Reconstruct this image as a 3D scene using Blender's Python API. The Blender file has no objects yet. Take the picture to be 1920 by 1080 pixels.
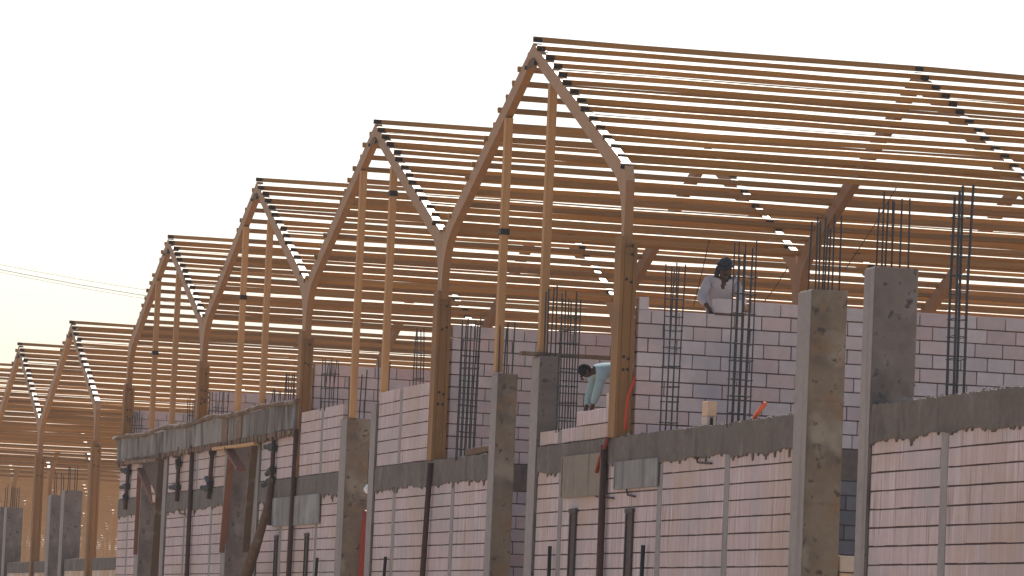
import bpy, bmesh, math, random
from mathutils import Vector, Matrix
random.seed(7)
S = bpy.context.scene
C = S.collection
R = math.radians
rnd = random.uniform

# ------------------------------------------------------------------ camera
YAW, PITCH, ROLL, F = 0.238989, 0.0795837, 0.0426822, 8000.0
CP = Vector((54.805, -14.860, -6.1415))
fw = Vector((-math.cos(YAW)*math.cos(PITCH), math.sin(YAW)*math.cos(PITCH), math.sin(PITCH)))
rt = fw.cross(Vector((0, 0, 1))).normalized()
up = rt.cross(fw)
c_, s_ = math.cos(ROLL), math.sin(ROLL)
rx, ux = c_*rt + s_*up, -s_*rt + c_*up
cam = bpy.data.cameras.new('camera'); co = bpy.data.objects.new('camera', cam); C.objects.link(co)
M = Matrix((rx, ux, -fw)).transposed().to_4x4(); M.translation = CP
co.matrix_world = M
cam.sensor_width = 36; cam.lens = F/1920*36
cam.clip_start = 0.5; cam.clip_end = 6000
S.camera = co

def ray(x, y): return rx*((x-960)/F) + ux*(-(y-540)/F) + fw
def on_y(x, y, Y=0.0):            # photogrammetry: a photo point on the facade plane Y
    d = ray(x, y); return CP + d*((Y-CP.y)/d.y)
def on_x(x, y, X=0.0):            # ... on a cross wall's plane X
    d = ray(x, y); return CP + d*((X-CP.x)/d.x)

# ------------------------------------------------------------------ materials
def mat(name, col, rough=0.85, var=0.0, island=0.0, objvar=0.0, noise=None, streak=None, bump=0.0, bscale=40, metal=0.0, stain=None, grain=None, spec=.25):
    m = bpy.data.materials.new(name); m.use_nodes = True
    nt = m.node_tree; N = nt.nodes; L = nt.links
    b = N['Principled BSDF']; b.inputs['Roughness'].default_value = rough; b.inputs['Metallic'].default_value = metal
    if 'Specular IOR Level' in b.inputs: b.inputs['Specular IOR Level'].default_value = spec
    tc = N.new('ShaderNodeTexCoord')
    rgb = N.new('ShaderNodeRGB'); rgb.outputs[0].default_value = (*col, 1)
    cur = rgb.outputs[0]
    def mul(fac_socket, lo, hi, cur):
        mr = N.new('ShaderNodeMapRange'); mr.inputs['To Min'].default_value = lo; mr.inputs['To Max'].default_value = hi
        L.new(fac_socket, mr.inputs['Value'])
        mx = N.new('ShaderNodeVectorMath'); mx.operation = 'SCALE'
        L.new(cur, mx.inputs[0]); L.new(mr.outputs[0], mx.inputs['Scale']); return mx.outputs[0]
    def tint(fac, c2, cur, lo, hi):
        mr = N.new('ShaderNodeMapRange'); mr.inputs['From Min'].default_value = lo; mr.inputs['From Max'].default_value = hi
        L.new(fac, mr.inputs['Value'])
        mx = N.new('ShaderNodeMix'); mx.data_type = 'RGBA'
        L.new(mr.outputs[0], mx.inputs['Factor']); L.new(cur, mx.inputs['A']); mx.inputs['B'].default_value = (*c2, 1)
        return mx.outputs['Result']
    def ntex(scale, sc=(1, 1, 1), detail=4, src='Object'):
        mp = N.new('ShaderNodeMapping'); mp.inputs['Scale'].default_value = sc
        L.new(tc.outputs[src], mp.inputs[0])
        n = N.new('ShaderNodeTexNoise'); n.inputs['Scale'].default_value = scale; n.inputs['Detail'].default_value = detail
        L.new(mp.outputs[0], n.inputs['Vector']); return n.outputs[0]
    if island:
        g = N.new('ShaderNodeNewGeometry'); cur = mul(g.outputs['Random Per Island'], 1-island, 1+island, cur)
        hs = N.new('ShaderNodeHueSaturation')
        ma = N.new('ShaderNodeMath'); ma.operation = 'MULTIPLY'; ma.inputs[1].default_value = 7.31
        fr = N.new('ShaderNodeMath'); fr.operation = 'FRACT'
        L.new(g.outputs['Random Per Island'], ma.inputs[0]); L.new(ma.outputs[0], fr.inputs[0])
        mr = N.new('ShaderNodeMapRange'); mr.inputs['To Min'].default_value = 1-min(.5,island*4); mr.inputs['To Max'].default_value = 1+min(.5,island*4)
        L.new(fr.outputs[0], mr.inputs['Value']); L.new(mr.outputs[0], hs.inputs['Saturation']); L.new(cur, hs.inputs['Color']); cur = hs.outputs[0]
    if objvar:
        oi = N.new('ShaderNodeObjectInfo'); cur = mul(oi.outputs['Random'], 1-objvar, 1+objvar, cur)
    if var: cur = mul(ntex(1.3, (1, 1, 1), 5), 1-var, 1+var, cur)
    if noise: cur = mul(ntex(noise[0], (1, 1, 1), 6), 1-noise[1], 1+noise[1], cur)
    if grain: cur = mul(ntex(grain[0], grain[2], 5), 1-grain[1], 1+grain[1], cur)
    for st in (streak or []):    # (scale, colour, lo, hi, axis stretch)
        cur = tint(ntex(st[0], st[4], 4), st[1], cur, st[2], st[3])
    for st in (stain or []):
        cur = tint(ntex(st[0], (1, 1, 1), 5), st[1], cur, st[2], st[3])
    L.new(cur, b.inputs['Base Color'])
    if bump:
        bp = N.new('ShaderNodeBump'); bp.inputs['Strength'].default_value = bump; bp.inputs['Distance'].default_value = 0.01
        L.new(ntex(bscale, (1, 1, 1), 6), bp.inputs['Height']); L.new(bp.outputs[0], b.inputs['Normal'])
    return m

VS = (1, 1, .06)
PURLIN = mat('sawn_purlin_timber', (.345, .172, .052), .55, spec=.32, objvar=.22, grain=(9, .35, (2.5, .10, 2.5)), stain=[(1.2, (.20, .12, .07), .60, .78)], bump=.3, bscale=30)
FARW = mat('hazed_far_timber', (.44, .26, .115), .6, spec=.4, grain=(9, .3, (2.5, .10, 2.5)))  # paler than the near timber: distance haze put into the colour
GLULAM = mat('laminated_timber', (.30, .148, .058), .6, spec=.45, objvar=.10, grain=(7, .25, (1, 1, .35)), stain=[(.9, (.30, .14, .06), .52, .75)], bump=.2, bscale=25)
GTOP = mat('sun_glare_timber_top', (.45, .25, .12), .40, spec=.6, objvar=.1, grain=(7,.2,(1,1,.35)))  # rafter tops: lighter colour and gloss imitate the sun glare
POSTW = mat('weathered_post_timber', (.27, .135, .052), .8, objvar=.1, grain=(8, .3, (1.5, 1.5, .12)), stain=[(1.4, (.16, .09, .05), .5, .72)], bump=.3, bscale=30)
STUD = mat('stud_timber', (.46, .25, .11), .8, objvar=.15, grain=(9, .3, (2, 2, .12)), bump=.2)
OLDWOOD = mat('old_formwork_timber', (.16, .095, .06), .9, objvar=.2, grain=(8, .35, (1.2, 1.2, .3)), stain=[(2.5, (.30, .24, .19), .55, .72)], bump=.4)
REDWOOD = mat('reddish_formwork_timber', (.17, .075, .045), .9, objvar=.25, grain=(8, .35, (1.2, 1.2, .3)), bump=.3)
BLK = mat('pinkish_block', (.54, .405, .385), .95, island=.025, noise=(14, .12),
          streak=[(6.5, (.60, .50, .48), .50, .72, (1, 1, .05)), (13.0, (.66, .58, .57), .54, .74, (1, 1, .06)), (19.0, (.26, .175, .16), .55, .74, (1, 1, .05))], stain=[(.45, (.46, .315, .235), .50, .74), (.8, (.44, .37, .37), .52, .7)], bump=.35, bscale=60)
BLKW = mat('pale_pink_cross_wall_block', (.55, .44, .425), .95, island=.08, noise=(10, .14), stain=[(1.0, (.36, .33, .35), .52, .75)], bump=.35, bscale=55)
BLKG = mat('dark_grey_block', (.17, .155, .16), .95, island=.18, noise=(10, .2), bump=.4, bscale=50)  # darker than the blocks above the beam of the same wall
MORT = mat('dark_mortar', (.10, .062, .058), 1.0, noise=(8, .3))
CONC = mat('column_concrete', (.23, .175, .125), .92, var=.22, noise=(9, .22), stain=[(.9, (.115, .09, .075), .49, .64), (2.2, (.31, .26, .20), .52, .70), (3.5, (.25, .15, .085), .54, .70), (9, (.09, .07, .06), .60, .70)], bump=.35, bscale=35)
CONCG = mat('grey_column_concrete', (.20, .165, .145), .92, var=.22, noise=(9, .22), stain=[(1.1, (.09, .075, .07), .48, .64), (2.6, (.25, .215, .20), .54, .72), (9, (.08, .065, .06), .60, .70)], bump=.35, bscale=35)
LITFACE = mat('lit_face_concrete', (.30, .255, .235), .95, var=.2, noise=(9,.2), streak=[(5, (.20,.16,.145), .55,.75, VS)], bump=.3)  # paler concrete: stronger light on the column fronts put into the colour
BEAM = mat('ring_beam_concrete', (.15, .12, .10), .95, var=.25, noise=(12, .3), streak=[(3, (.24, .205, .185), .56, .80, (1, 1, .35)), (4.5, (.075, .06, .055), .58, .78, (1, 1, .25))], stain=[(1.6, (.10,.08,.07), .55,.7)], bump=.5, bscale=30)
TIE = mat('tie_column_concrete', (.30, .265, .25), .95, var=.2, noise=(10, .2), streak=[(5, (.20, .165, .155), .55, .75, VS)], bump=.3)
PATCH = mat('grey_board', (.25, .232, .22), .9, var=.2, noise=(6, .2), streak=[(4, (.15, .135, .125), .48, .68, VS)], stain=[(1.3,(.33,.31,.29),.5,.7)])
PATCHB = mat('brown_patched_concrete', (.25, .20, .155), .9, var=.2, noise=(7, .25), streak=[(5, (.15, .12, .1), .55, .75, (1, 1, .1))])
FORM = mat('steel_form_panel', (.20, .17, .15), .95, objvar=.35, var=.15, noise=(6, .2), streak=[(2.6, (.33, .30, .275), .50, .72, (1,1,.25)), (3.2, (.075, .055, .048), .50, .68, (1,1,.3))], stain=[(1.2,(.12,.095,.08),.52,.7)])
REBAR = mat('dark_rebar_steel', (.060, .062, .068), .7, metal=.2, noise=(30, .3))
RUST = mat('rusty_steel', (.085, .04, .03), .8, noise=(20, .4))
DARK = mat('dark_steel_plate', (.030, .024, .022), .6, noise=(20, .3))
RED = mat('red_plastic_conduit', (.62, .055, .030), .5)
RED2 = mat('dark_red_plastic', (.30, .045, .028), .6)
ORG = mat('orange_plastic_conduit', (.75, .16, .07), .5)
PALE = mat('pale_tan_block', (.55, .40, .30), .95, island=.1, noise=(10, .15), bump=.3)
SHIRT = mat('white_cotton', (.44, .39, .40), .95, var=.15, noise=(9, .15), bump=.7, bscale=11)
TEAL = mat('pale_teal_cotton', (.32, .41, .42), .95, var=.15, noise=(9, .15), bump=.7, bscale=11)
PANTS = mat('dark_trousers', (.06, .06, .07), .95)
SKIN = mat('dark_skin', (.085, .042, .030), .6)
WRAP = mat('dark_head_wrap', (.035, .040, .050), .95, noise=(25, .6), bump=.5, bscale=40)
HAIR = mat('black_hair', (.012, .010, .010), .9)
CHAN = mat('dull_brown_steel', (.075, .05, .047), .8, noise=(12, .4), streak=[(6, (.14, .105, .1), .5, .7, VS)])
WHITE = mat('white_plastic', (.8, .8, .78), .5)
SAND = mat('sandy_ground', (.43, .345, .25), 1.0, var=.2, noise=(.3, .2), stain=[(.08, (.35, .27, .19), .5, .7)], bump=.3, bscale=3)
WIRE = mat('cable_grey', (.4, .4, .4), .7)

# ------------------------------------------------------------------ mesh builder
class MB:
    def __init__(s): s.v = []; s.f = []; s.mi = []; s.cur = 0
    def add(s, vs, fs):
        o = len(s.v); s.v += [tuple(v) for v in vs]; s.f += [tuple(i+o for i in f) for f in fs]; s.mi += [s.cur]*len(fs)
    def box(s, x0, x1, y0, y1, z0, z1):
        s.add([(x0,y0,z0),(x1,y0,z0),(x1,y1,z0),(x0,y1,z0),(x0,y0,z1),(x1,y0,z1),(x1,y1,z1),(x0,y1,z1)],
              [(0,3,2,1),(4,5,6,7),(0,1,5,4),(1,2,6,5),(2,3,7,6),(3,0,4,7)])
    def cbox(s, x0, x1, y0, y1, z0, z1, c=.006, j=0.0):      # box with chamfered vertical and horizontal edges (24 verts)
        vs = []; 
        X=(x0,x1);Y=(y0,y1);Z=(z0,z1); idx={}
        for a in (0,1):
            for b in (0,1):
                for d in (0,1):
                    sx,sy,sz=(1,-1)[a],(1,-1)[b],(1,-1)[d]
                    jx,jy,jz=(rnd(-j,j) for _ in range(3)) if j else (0,0,0)
                    px,py,pz=X[a]+jx,Y[b]+jy,Z[d]+jz
                    idx[a,b,d]=len(vs)
                    vs += [(px,py+sy*c,pz+sz*c),(px+sx*c,py,pz+sz*c),(px+sx*c,py+sy*c,pz)]
        I=lambda a,b,d,k: idx[a,b,d]+k
        fs=[]
        for a in (0,1): fs.append([I(a,0,0,0),I(a,1,0,0),I(a,1,1,0),I(a,0,1,0)])
        for b in (0,1): fs.append([I(0,b,0,1),I(1,b,0,1),I(1,b,1,1),I(0,b,1,1)])
        for d in (0,1): fs.append([I(0,0,d,2),I(1,0,d,2),I(1,1,d,2),I(0,1,d,2)])
        for a in (0,1):
            for b in (0,1): fs.append([I(a,b,0,0),I(a,b,1,0),I(a,b,1,1),I(a,b,0,1)])
            for d in (0,1): fs.append([I(a,0,d,0),I(a,1,d,0),I(a,1,d,2),I(a,0,d,2)])
        for b in (0,1):
            for d in (0,1): fs.append([I(0,b,d,1),I(1,b,d,1),I(1,b,d,2),I(0,b,d,2)])
        for k in idx: fs.append([I(*k,0),I(*k,1),I(*k,2)])
        s.add(vs, fs)
    def prism(s, pts, y0, y1):          # polygon in XZ extruded along Y
        n=len(pts); s.add([(p[0],y0,p[1]) for p in pts]+[(p[0],y1,p[1]) for p in pts],
            [tuple(range(n)), tuple(range(2*n-1,n-1,-1))]+[(i,(i+1)%n,(i+1)%n+n,i+n) for i in range(n)])
    def tube(s, pts, r, n=6, caps=True):
        pts=[Vector(p) for p in pts]; rs = r if isinstance(r,(list,tuple)) else [r]*len(pts)
        o=len(s.v); vs=[]; fs=[]
        for i,p in enumerate(pts):
            d=(pts[min(i+1,len(pts)-1)]-pts[max(i-1,0)]).normalized()
            a=d.cross(Vector((.31,.87,.38))).normalized(); b=d.cross(a)
            for k in range(n):
                t=2*math.pi*k/n; vs.append(p+(a*math.cos(t)+b*math.sin(t))*rs[i])
        for i in range(len(pts)-1):
            for k in range(n): fs.append((i*n+k,i*n+(k+1)%n,(i+1)*n+(k+1)%n,(i+1)*n+k))
        if caps: fs += [tuple(range(n-1,-1,-1)), tuple(range((len(pts)-1)*n,len(pts)*n))]
        s.add(vs,fs)
    def bar(s, p, q, w, h):             # rectangular stick from p to q
        p=Vector(p); q=Vector(q); d=(q-p).normalized(); a=d.cross(Vector((0,0,1)))
        a = Vector((1,0,0)) if a.length<1e-3 else a.normalized()
        b=a.cross(d); vs=[e+a*(i*w/2)+b*(j*h/2) for e in (p,q) for i,j in ((-1,-1),(1,-1),(1,1),(-1,1))]
        s.add(vs,[(0,3,2,1),(4,5,6,7),(0,1,5,4),(1,2,6,5),(2,3,7,6),(3,0,4,7)])
    def build(s, name, m, parent=None, smooth=False):
        me=bpy.data.meshes.new(name); me.from_pydata(s.v,[],s.f)
        for x in (m if isinstance(m,list) else [m]): me.materials.append(x)
        if isinstance(m,list): me.polygons.foreach_set('material_index', s.mi)
        bm=bmesh.new(); bm.from_mesh(me); bmesh.ops.recalc_face_normals(bm,faces=bm.faces); bm.to_mesh(me); bm.free()
        if smooth: me.polygons.foreach_set('use_smooth',[True]*len(me.polygons))
        o=bpy.data.objects.new(name,me); C.objects.link(o)
        if parent: o.parent=parent
        return o

def ellipsoid(m, c, r, n=12, k=8, fn=None):
    vs=[];fs=[]
    for i in range(k+1):
        a=math.pi*i/k
        for j in range(n):
            b=2*math.pi*j/n; p=Vector((r[0]*math.sin(a)*math.cos(b),r[1]*math.sin(a)*math.sin(b),r[2]*math.cos(a)))
            if fn: p=fn(p)
            vs.append(Vector(c)+p)
    for i in range(k):
        for j in range(n): fs.append((i*n+j,i*n+(j+1)%n,(i+1)*n+(j+1)%n,(i+1)*n+j))
    m.add(vs,fs)

def thing(name, label, cat, loc=(0,0,0), group=None):
    o=bpy.data.objects.new(name,None); o.empty_display_size=.2; C.objects.link(o); o.location=loc
    o['label']=label; o['category']=cat
    if group: o['group']=group
    return o
def tag(o, label, cat, group=None):
    o['label']=label; o['category']=cat
    if group: o['group']=group
    return o
def inst(src, parent, loc=(0,0,0), rot=(0,0,0), name=None):
    o=src.copy(); C.objects.link(o); o.parent=parent; o.location=loc; o.rotation_euler=rot
    return o
def recenter(o):      # origin of a mesh object to the centre of its base
    vs=[v.co for v in o.data.vertices]
    c=Vector(((min(v.x for v in vs)+max(v.x for v in vs))/2,(min(v.y for v in vs)+max(v.y for v in vs))/2,min(v.z for v in vs)))
    for v in o.data.vertices: v.co-=c
    o.location=o.location+c
    return o

# ------------------------------------------------------------------ sky and sun
w=bpy.data.worlds.new('World'); S.world=w; w.use_nodes=True
nt=w.node_tree; bg=nt.nodes['Background']
sky=nt.nodes.new('ShaderNodeTexSky'); sky.sky_type='NISHITA'; sky.sun_disc=False
SUN_EL, SUN_AZ = R(47), math.atan2(-0.94, 0.34)     # toward -X +Y : behind the building
sky.sun_elevation=SUN_EL; sky.sun_rotation=SUN_AZ; sky.dust_density=2.4; sky.air_density=1.0; sky.ozone_density=1.0; sky.altitude=0
nt.links.new(sky.outputs[0],bg.inputs[0]); bg.inputs[1].default_value=0.13
sl=bpy.data.lights.new('sun','SUN'); sl.energy=5.0; sl.angle=R(.5); sl.color=(1,.95,.87)
so=bpy.data.objects.new('sun',sl); C.objects.link(so)
sd=Vector((math.sin(SUN_AZ)*math.cos(SUN_EL),math.cos(SUN_AZ)*math.cos(SUN_EL),math.sin(SUN_EL)))
so.rotation_euler=sd.to_track_quat('Z','Y').to_euler(); so.location=(0,0,40)
S.view_settings.view_transform='Standard'; S.view_settings.look='None'; S.view_settings.gamma=1
S.view_settings.use_curve_mapping=False; S.view_settings.exposure=0.25

GZ=-7.75
HAZE=0.0004
m_=bpy.data.materials.new('haze_air'); m_.use_nodes=True; n_=m_.node_tree; n_.nodes.remove(n_.nodes['Principled BSDF'])
pv=n_.nodes.new('ShaderNodeVolumePrincipled'); pv.inputs['Color'].default_value=(.95,.93,.90,1); pv.inputs['Density'].default_value=HAZE
n_.links.new(pv.outputs[0],[x for x in n_.nodes if x.type=='OUTPUT_MATERIAL'][0].inputs['Volume'])
HAZEMAT=m_
hz=MB(); hz.box(-1900,1900,-1900,1900,GZ-1,60)
if HAZE:
    ho=hz.build('haze',HAZEMAT); ho['kind']='stuff'
g=MB(); g.add([(-1800,-1800,GZ),(1800,-1800,GZ),(1800,1800,GZ),(-1800,1800,GZ)],[(0,1,2,3)])
go=g.build('ground',SAND); go['kind']='structure'

# ------------------------------------------------------------------ gabled roof bays
SP=5.906          # frame spacing
PL=24.6           # purlin length
RT=.12            # rafter thickness in Y
def rafter_mesh(xa,za,xv,side,leg):
    """laminated rafter from the apex to the valley with a curved knee and a vertical leg; side=+1 right slope"""
    dx=abs(xv-xa); th=math.atan2(za,dx); h=.215; lw=.15
    out=[(0,za),(dx-.10,.0428*za/2.435*2.4+.0),(dx-.004,-.10),(dx-.004,-leg)]
    x_in=dx-lw
    # inner edge
    def low(x): return za*(1-x/dx)-h/math.cos(th)
    xk=x_in-.48
    inn=[(x_in,-leg)]
    p0=Vector((x_in,low(x_in)-.62)); p1=Vector((x_in,low(x_in)-.08)); p2=Vector((xk,low(xk)))
    for i in range(9):
        t=i/8; q=p0*(1-t)**2+p1*2*t*(1-t)+p2*t*t; inn.append((q.x,q.y))
    inn.append((0.0,low(0)))
    m=MB(); m.prism([(xa+side*x,z) for x,z in out+inn],0,RT)
    m.mi[2]=1; m.mi[3]=1      # upper face, its sun glare painted in as a lighter timber
    return m
PUR=None; DARKBLK=None; VAR=[]
def purlin_mesh():
    """a sawn batten in one length, slightly bowed between the frames"""
    m=MB(); n=16; hw=.0235; h=.076; vs=[]; fs=[]
    ph=[rnd(0,6.3) for _ in range(4)]; am=rnd(.003,.012); ax=rnd(.003,.012)
    for i in range(n+1):
        y=PL*i/n; dz=am*math.sin(y*1.06+ph[0])+.006*math.sin(y*.41+ph[1]); dx=ax*math.sin(y*.53+ph[2])
        k=1+.04*math.sin(y*2.3+ph[3])
        vs+=[(-hw+dx,y,dz),(hw+dx,y,dz),(hw+dx,y,dz+h*k),(-hw+dx,y,dz+h*k)]
    for i in range(n):
        a=4*i; b=a+4
        for j in range(4): fs.append((a+j,a+(j+1)%4,b+(j+1)%4,b+j))
    fs+=[(3,2,1,0),(4*n,4*n+1,4*n+2,4*n+3)]
    m.add(vs,fs); return m
def roof(label, xr, za, xl, zoff, frames, group, blockframes):
    """one gabled bay between valley posts xl < xr; za above zoff"""
    global PUR, DARKBLK
    xa=(xl+xr)/2
    t=thing('gable_roof',label,'timber roof',(xa,0,zoff),group)
    half=(xr-xl)/2
    for side in (1,-1):
        f0=None
        for k in range(frames):
            leg=1.0 if k==0 else 3.5
            if k<2:
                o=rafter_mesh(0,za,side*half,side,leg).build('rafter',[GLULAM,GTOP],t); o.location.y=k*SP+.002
                f0=o
            else: inst(f0,t,(0,k*SP+.002,0))
    rp=MB(); rp.prism([(-.34,za-.36),(.34,za-.36),(.10,za-.235),(-.10,za-.235)],-.02,.0)
    o=rp.build('apex_plate',OLDWOOD,t)
    bl=MB()
    for sx in (-1,1): bl.tube([(sx*.27,-.045,za-.335),(sx*.27,-.015,za-.335)],.028,8)
    bl.build('apex_bolt',DARK,o)
    if PUR is None:
        PUR=purlin_mesh().build('purlin',PURLIN,t)
        for q in range(6):
            VAR.append(purlin_mesh().build('purlin',PURLIN,t).data)
            bpy.data.objects.remove(bpy.data.objects[-1] if False else [o_ for o_ in t.children if o_.data is VAR[-1]][0])
        c=MB(); c.box(.0265,.042,.0,.125,.003,.066); c.box(.0425,.056,.004,.12,.003,.014); DARKBLK=c.build('dark_block',DARK,PUR); first=True  # small dark blocks on the purlin's side, over each rafter
    else: first=False
    n=14; L=14.45; th=math.atan2(za,half)
    def put(x,z,ry,cl):
        nonlocal first
        jz=rnd(-.008,.008)
        rot=(rnd(-.0012,.0012),ry+rnd(-.02,.02),rnd(-.0012,.0012))
        if first:
            o=PUR; o.location=(x,rnd(-.02,.02),z+jz); o.rotation_euler=rot; o['_first']=1; del o['_first']; first=False
            own=True
        else:
            o=inst(PUR,t,(x,rnd(-.05,.03),z+jz),rot); own=False; o.data=random.choice(VAR)
        for k in range(cl):
            if k==0 and own: continue
            inst(DARKBLK,o,(0,k*SP,0))
    put(0,za+.004,0,blockframes)
    for i in range(1,n+1):
        u=i/L
        for side in (1,-1):
            put(side*half*u,za*(1-u)+.006,side*th,blockframes if side>0 else 0)
    return t
VA=[0,-11.05,-22.25,-33.45,-43.7]
HA=[2.43,2.40,2.43,2.15]
LA=['nearest and largest timber gable roof frame, at the right end of the row','second timber gable roof frame, just left of the largest one',
    'third timber gable roof frame, between the second one and the last of the front building','fourth and smallest timber gable roof frame of the front building, at its left end']
for i in range(4): roof(LA[i],VA[i],HA[i],VA[i+1],0,5,'timber gable roofs of the front building',3 if i<3 else 2)
ZB=-1.17; VB=[-48.4-10.45*i for i in range(7)]
for i in range(6):
    lb=['nearest gable roof of the lower building behind, left of the gap','second gable roof of the lower building behind, near the left edge',
        'far gable roof of the building behind, receding into the distance at left'][min(i,2)]
    roof(lb,VB[i],2.32,VB[i+1],ZB,5 if i<3 else 4,'gable roofs of the building behind' if i<2 else 'far gable roofs of the building behind',1 if i<3 else 0)
# the many roofs still farther off read as one mass of timber
m=MB(); half=10.45/2
for b in range(6,46):
    xa=-48.4-10.45*(b+.5); ZB_=ZB-(0 if b<24 else 1.4)
    for i in range(-14,15):
        u=abs(i)/14.45; x=xa+half*i/14.45; z=ZB_+2.32*(1-u)+rnd(-.01,.01)
        m.bar((x,0,z+.05),(x,PL+6+(b-6)*2.4,z+.05+rnd(-.03,.03)),.05,.064)
    for k in range(5+int((b-6)*2.4/SP)):
        for sd_ in (-1,1):
            m.bar((xa,k*SP+.06,ZB_+2.2),(xa+sd_*half,k*SP+.06,ZB_-.12),.12,.2)
        m.bar((xa+half,k*SP+.06,ZB-.2),(xa+half,k*SP+.06,GZ),.12,.2)
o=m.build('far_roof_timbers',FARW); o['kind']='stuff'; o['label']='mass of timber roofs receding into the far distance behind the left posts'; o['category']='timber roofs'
# ------------------------------------------------------------------ timber posts under the valleys
def post(x,ztop,zbot,label,group):
    t=thing('timber_post',label,'post',(x,0,zbot),group)
    h=ztop-zbot
    m=MB(); m.cbox(-.161,.161,.002,RT-.002,0,h-.006,.004); m.build('core',POSTW,t)
    m=MB(); m.cbox(-.165,.165,-.052,-.001,0,h+.14,.006); a=m.build('side_plank',POSTW,t)
    m=MB(); m.cbox(-.165,.165,RT+.001,RT+.055,0,h+.05,.006); m.build('side_plank',POSTW,t)
    b0=None
    for z in (h-.10,h-.45,h*.42,h*.36):
        for dy in (.03,.10):
            if z==h-.10 and dy<.05: continue
            if b0 is None:
                m=MB(); m.tube([(.158,0,0),(.172,0,0)],.020,8); b0=m.build('bolt',DARK,t); b0.location=(0,dy,z)
            else: inst(b0,t,(0,dy+rnd(-.01,.01),z+rnd(-.03,.03)))
    return t
PL_=['brown timber post at the right end of the roofs, beside the bending worker','brown timber post at the foot of the first valley, beside the grey block panel',
     'brown timber post at the foot of the second valley, right of the formwork','brown timber post at the third valley, above the middle of the formwork',
     'brown timber post at the left end of the front building, above the formwork end']
ZBM=-3.55
for i,x in enumerate(VA): post(x-.075 if i==0 else (x+.075 if i==4 else x),-1.0,ZBM if i<3 else -2.12,PL_[i],'timber posts of the front building')
for i in range(3):
    post(VB[i]-(.075 if i==0 else 0),ZB-1.0,GZ if i<2 else GZ,['tall orange brown post at the right end of the lower building behind','tall brown post under the first valley of the building behind, near the left edge','brown post of the building behind, beyond the left edge'][i],'tall timber posts of the building behind')

# gable studs
def stud(x,zb,zt,y,wy,label,band=None):
    t=thing('gable_stud',label,'timber stud',(x,y,zb),'studs in the gables')
    m=MB(); m.cbox(-.07,.07,-wy/2,wy/2,0,zt-zb,.006); m.build('timber',STUD,t)
    if band:
        m=MB(); m.box(-.085,.085,-wy/2-.012,wy/2+.012,band-zb-.045,band-zb+.045); m.build('clamp_band',DARK,t)
def roofz(i,x):
    xa=(VA[i]+VA[i+1])/2; half=(VA[i]-VA[i+1])/2
    return HA[i]*(1-abs(x-xa)/half)-.245
for i,x,zb,b,lb in ((0,-7.1,-2.33,on_y(951,430).z,'left stud of the largest gable, with a dark clamp band'),(0,-4.47,-2.24,None,'plain right stud of the largest gable, on the short grey column'),
                 (1,-17.72,-2.62,None,'plain left stud of the second gable, standing on a column top'),(1,-15.2,-2.33,on_y(737,360).z,'right stud of the second gable, with a dark band'),
                 (2,-29.1,-2.12,on_y(457,555).z,'left stud of the third gable, with a dark band'),(2,-26.45,-2.12,None,'plain right stud of the third gable, above the formwork'),
                 (3,-40.0,-2.15,on_y(291,660).z,'left stud of the fourth gable, with a dark band'),(3,-37.2,-2.12,None,'plain right stud of the fourth gable')):
    stud(x,zb,roofz(i,x),.062,.112,lb,b)

# ------------------------------------------------------------------ block walls
def blocks(m, axis, a0, a1, n0, n1, z1, rows, rowh=.2, L=.4, gapz=.015, gapl=.006, off=0.0, skip=None, c=.006, jit=.0035):
    """running-bond courses from z1 downward; axis 'x' runs along the facade, 'y' into the building"""
    for r in range(rows):
        zt=z1-r*rowh; zb=zt-rowh
        a=a0-(L/2 if (r+int(off))%2 else 0)-rnd(0,.05)
        while a<a1-.02:
            b=a+L+rnd(-.02,.02)
            s,e=max(a,a0),min(b,a1)
            if e-s>.04 and not (skip and skip((s+e)/2,(zt+zb)/2)):
                d=rnd(-jit,jit); gz=gapz*rnd(.85,1.2); gl=gapl if r else max(gapl,.010)
                if axis=='x': m.cbox(s+gl/2,e-gl/2,n0+d,n1,zb+gz,zt,c,.0015)
                else: m.cbox(n0,n1+d,s+gapl/2,e-gapl/2,zb+gz,zt,c,.0015)
            a=b
def ragged(m, x0,x1,y0,y1,zt,zb,drip=.07,top=.012,step=.035):
    """cast concrete strip along X with a rough top edge and cement drips along its lower edge"""
    n=max(4,int((x1-x0)/step)); xs=[x0+(x1-x0)*i/n for i in range(n+1)]
    ph=rnd(0,9)
    bot=[zb-(.018*math.sin(i*.05+ph)+.014*math.sin(i*.17+2*ph)+rnd(0,.010)+(rnd(.03,.13) if rnd(0,1)<.03 else 0)+(rnd(.01,.04) if rnd(0,1)<.2 else 0)) for i in range(n+1)]
    tp=[zt+rnd(-top,top) for i in range(n+1)]
    vs=[]; fs=[]
    for i,x in enumerate(xs): vs += [(x,y0,bot[i]),(x,y0+.004*math.sin(i*.11+ph),tp[i]),(x,y1,tp[i]+rnd(-top,top)),(x,y1,zb)]
    for i in range(n):
        a=4*i; b=a+4
        fs += [(a,b,b+1,a+1),(a+1,b+1,b+2,a+2),(a+2,b+2,b+3,a+3),(a+3,b+3,b,a)]
    fs += [(0,1,2,3),(4*n+3,4*n+2,4*n+1,4*n)]
    m.add(vs,fs)
BB=-3.93     # underside of the ring beam
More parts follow.
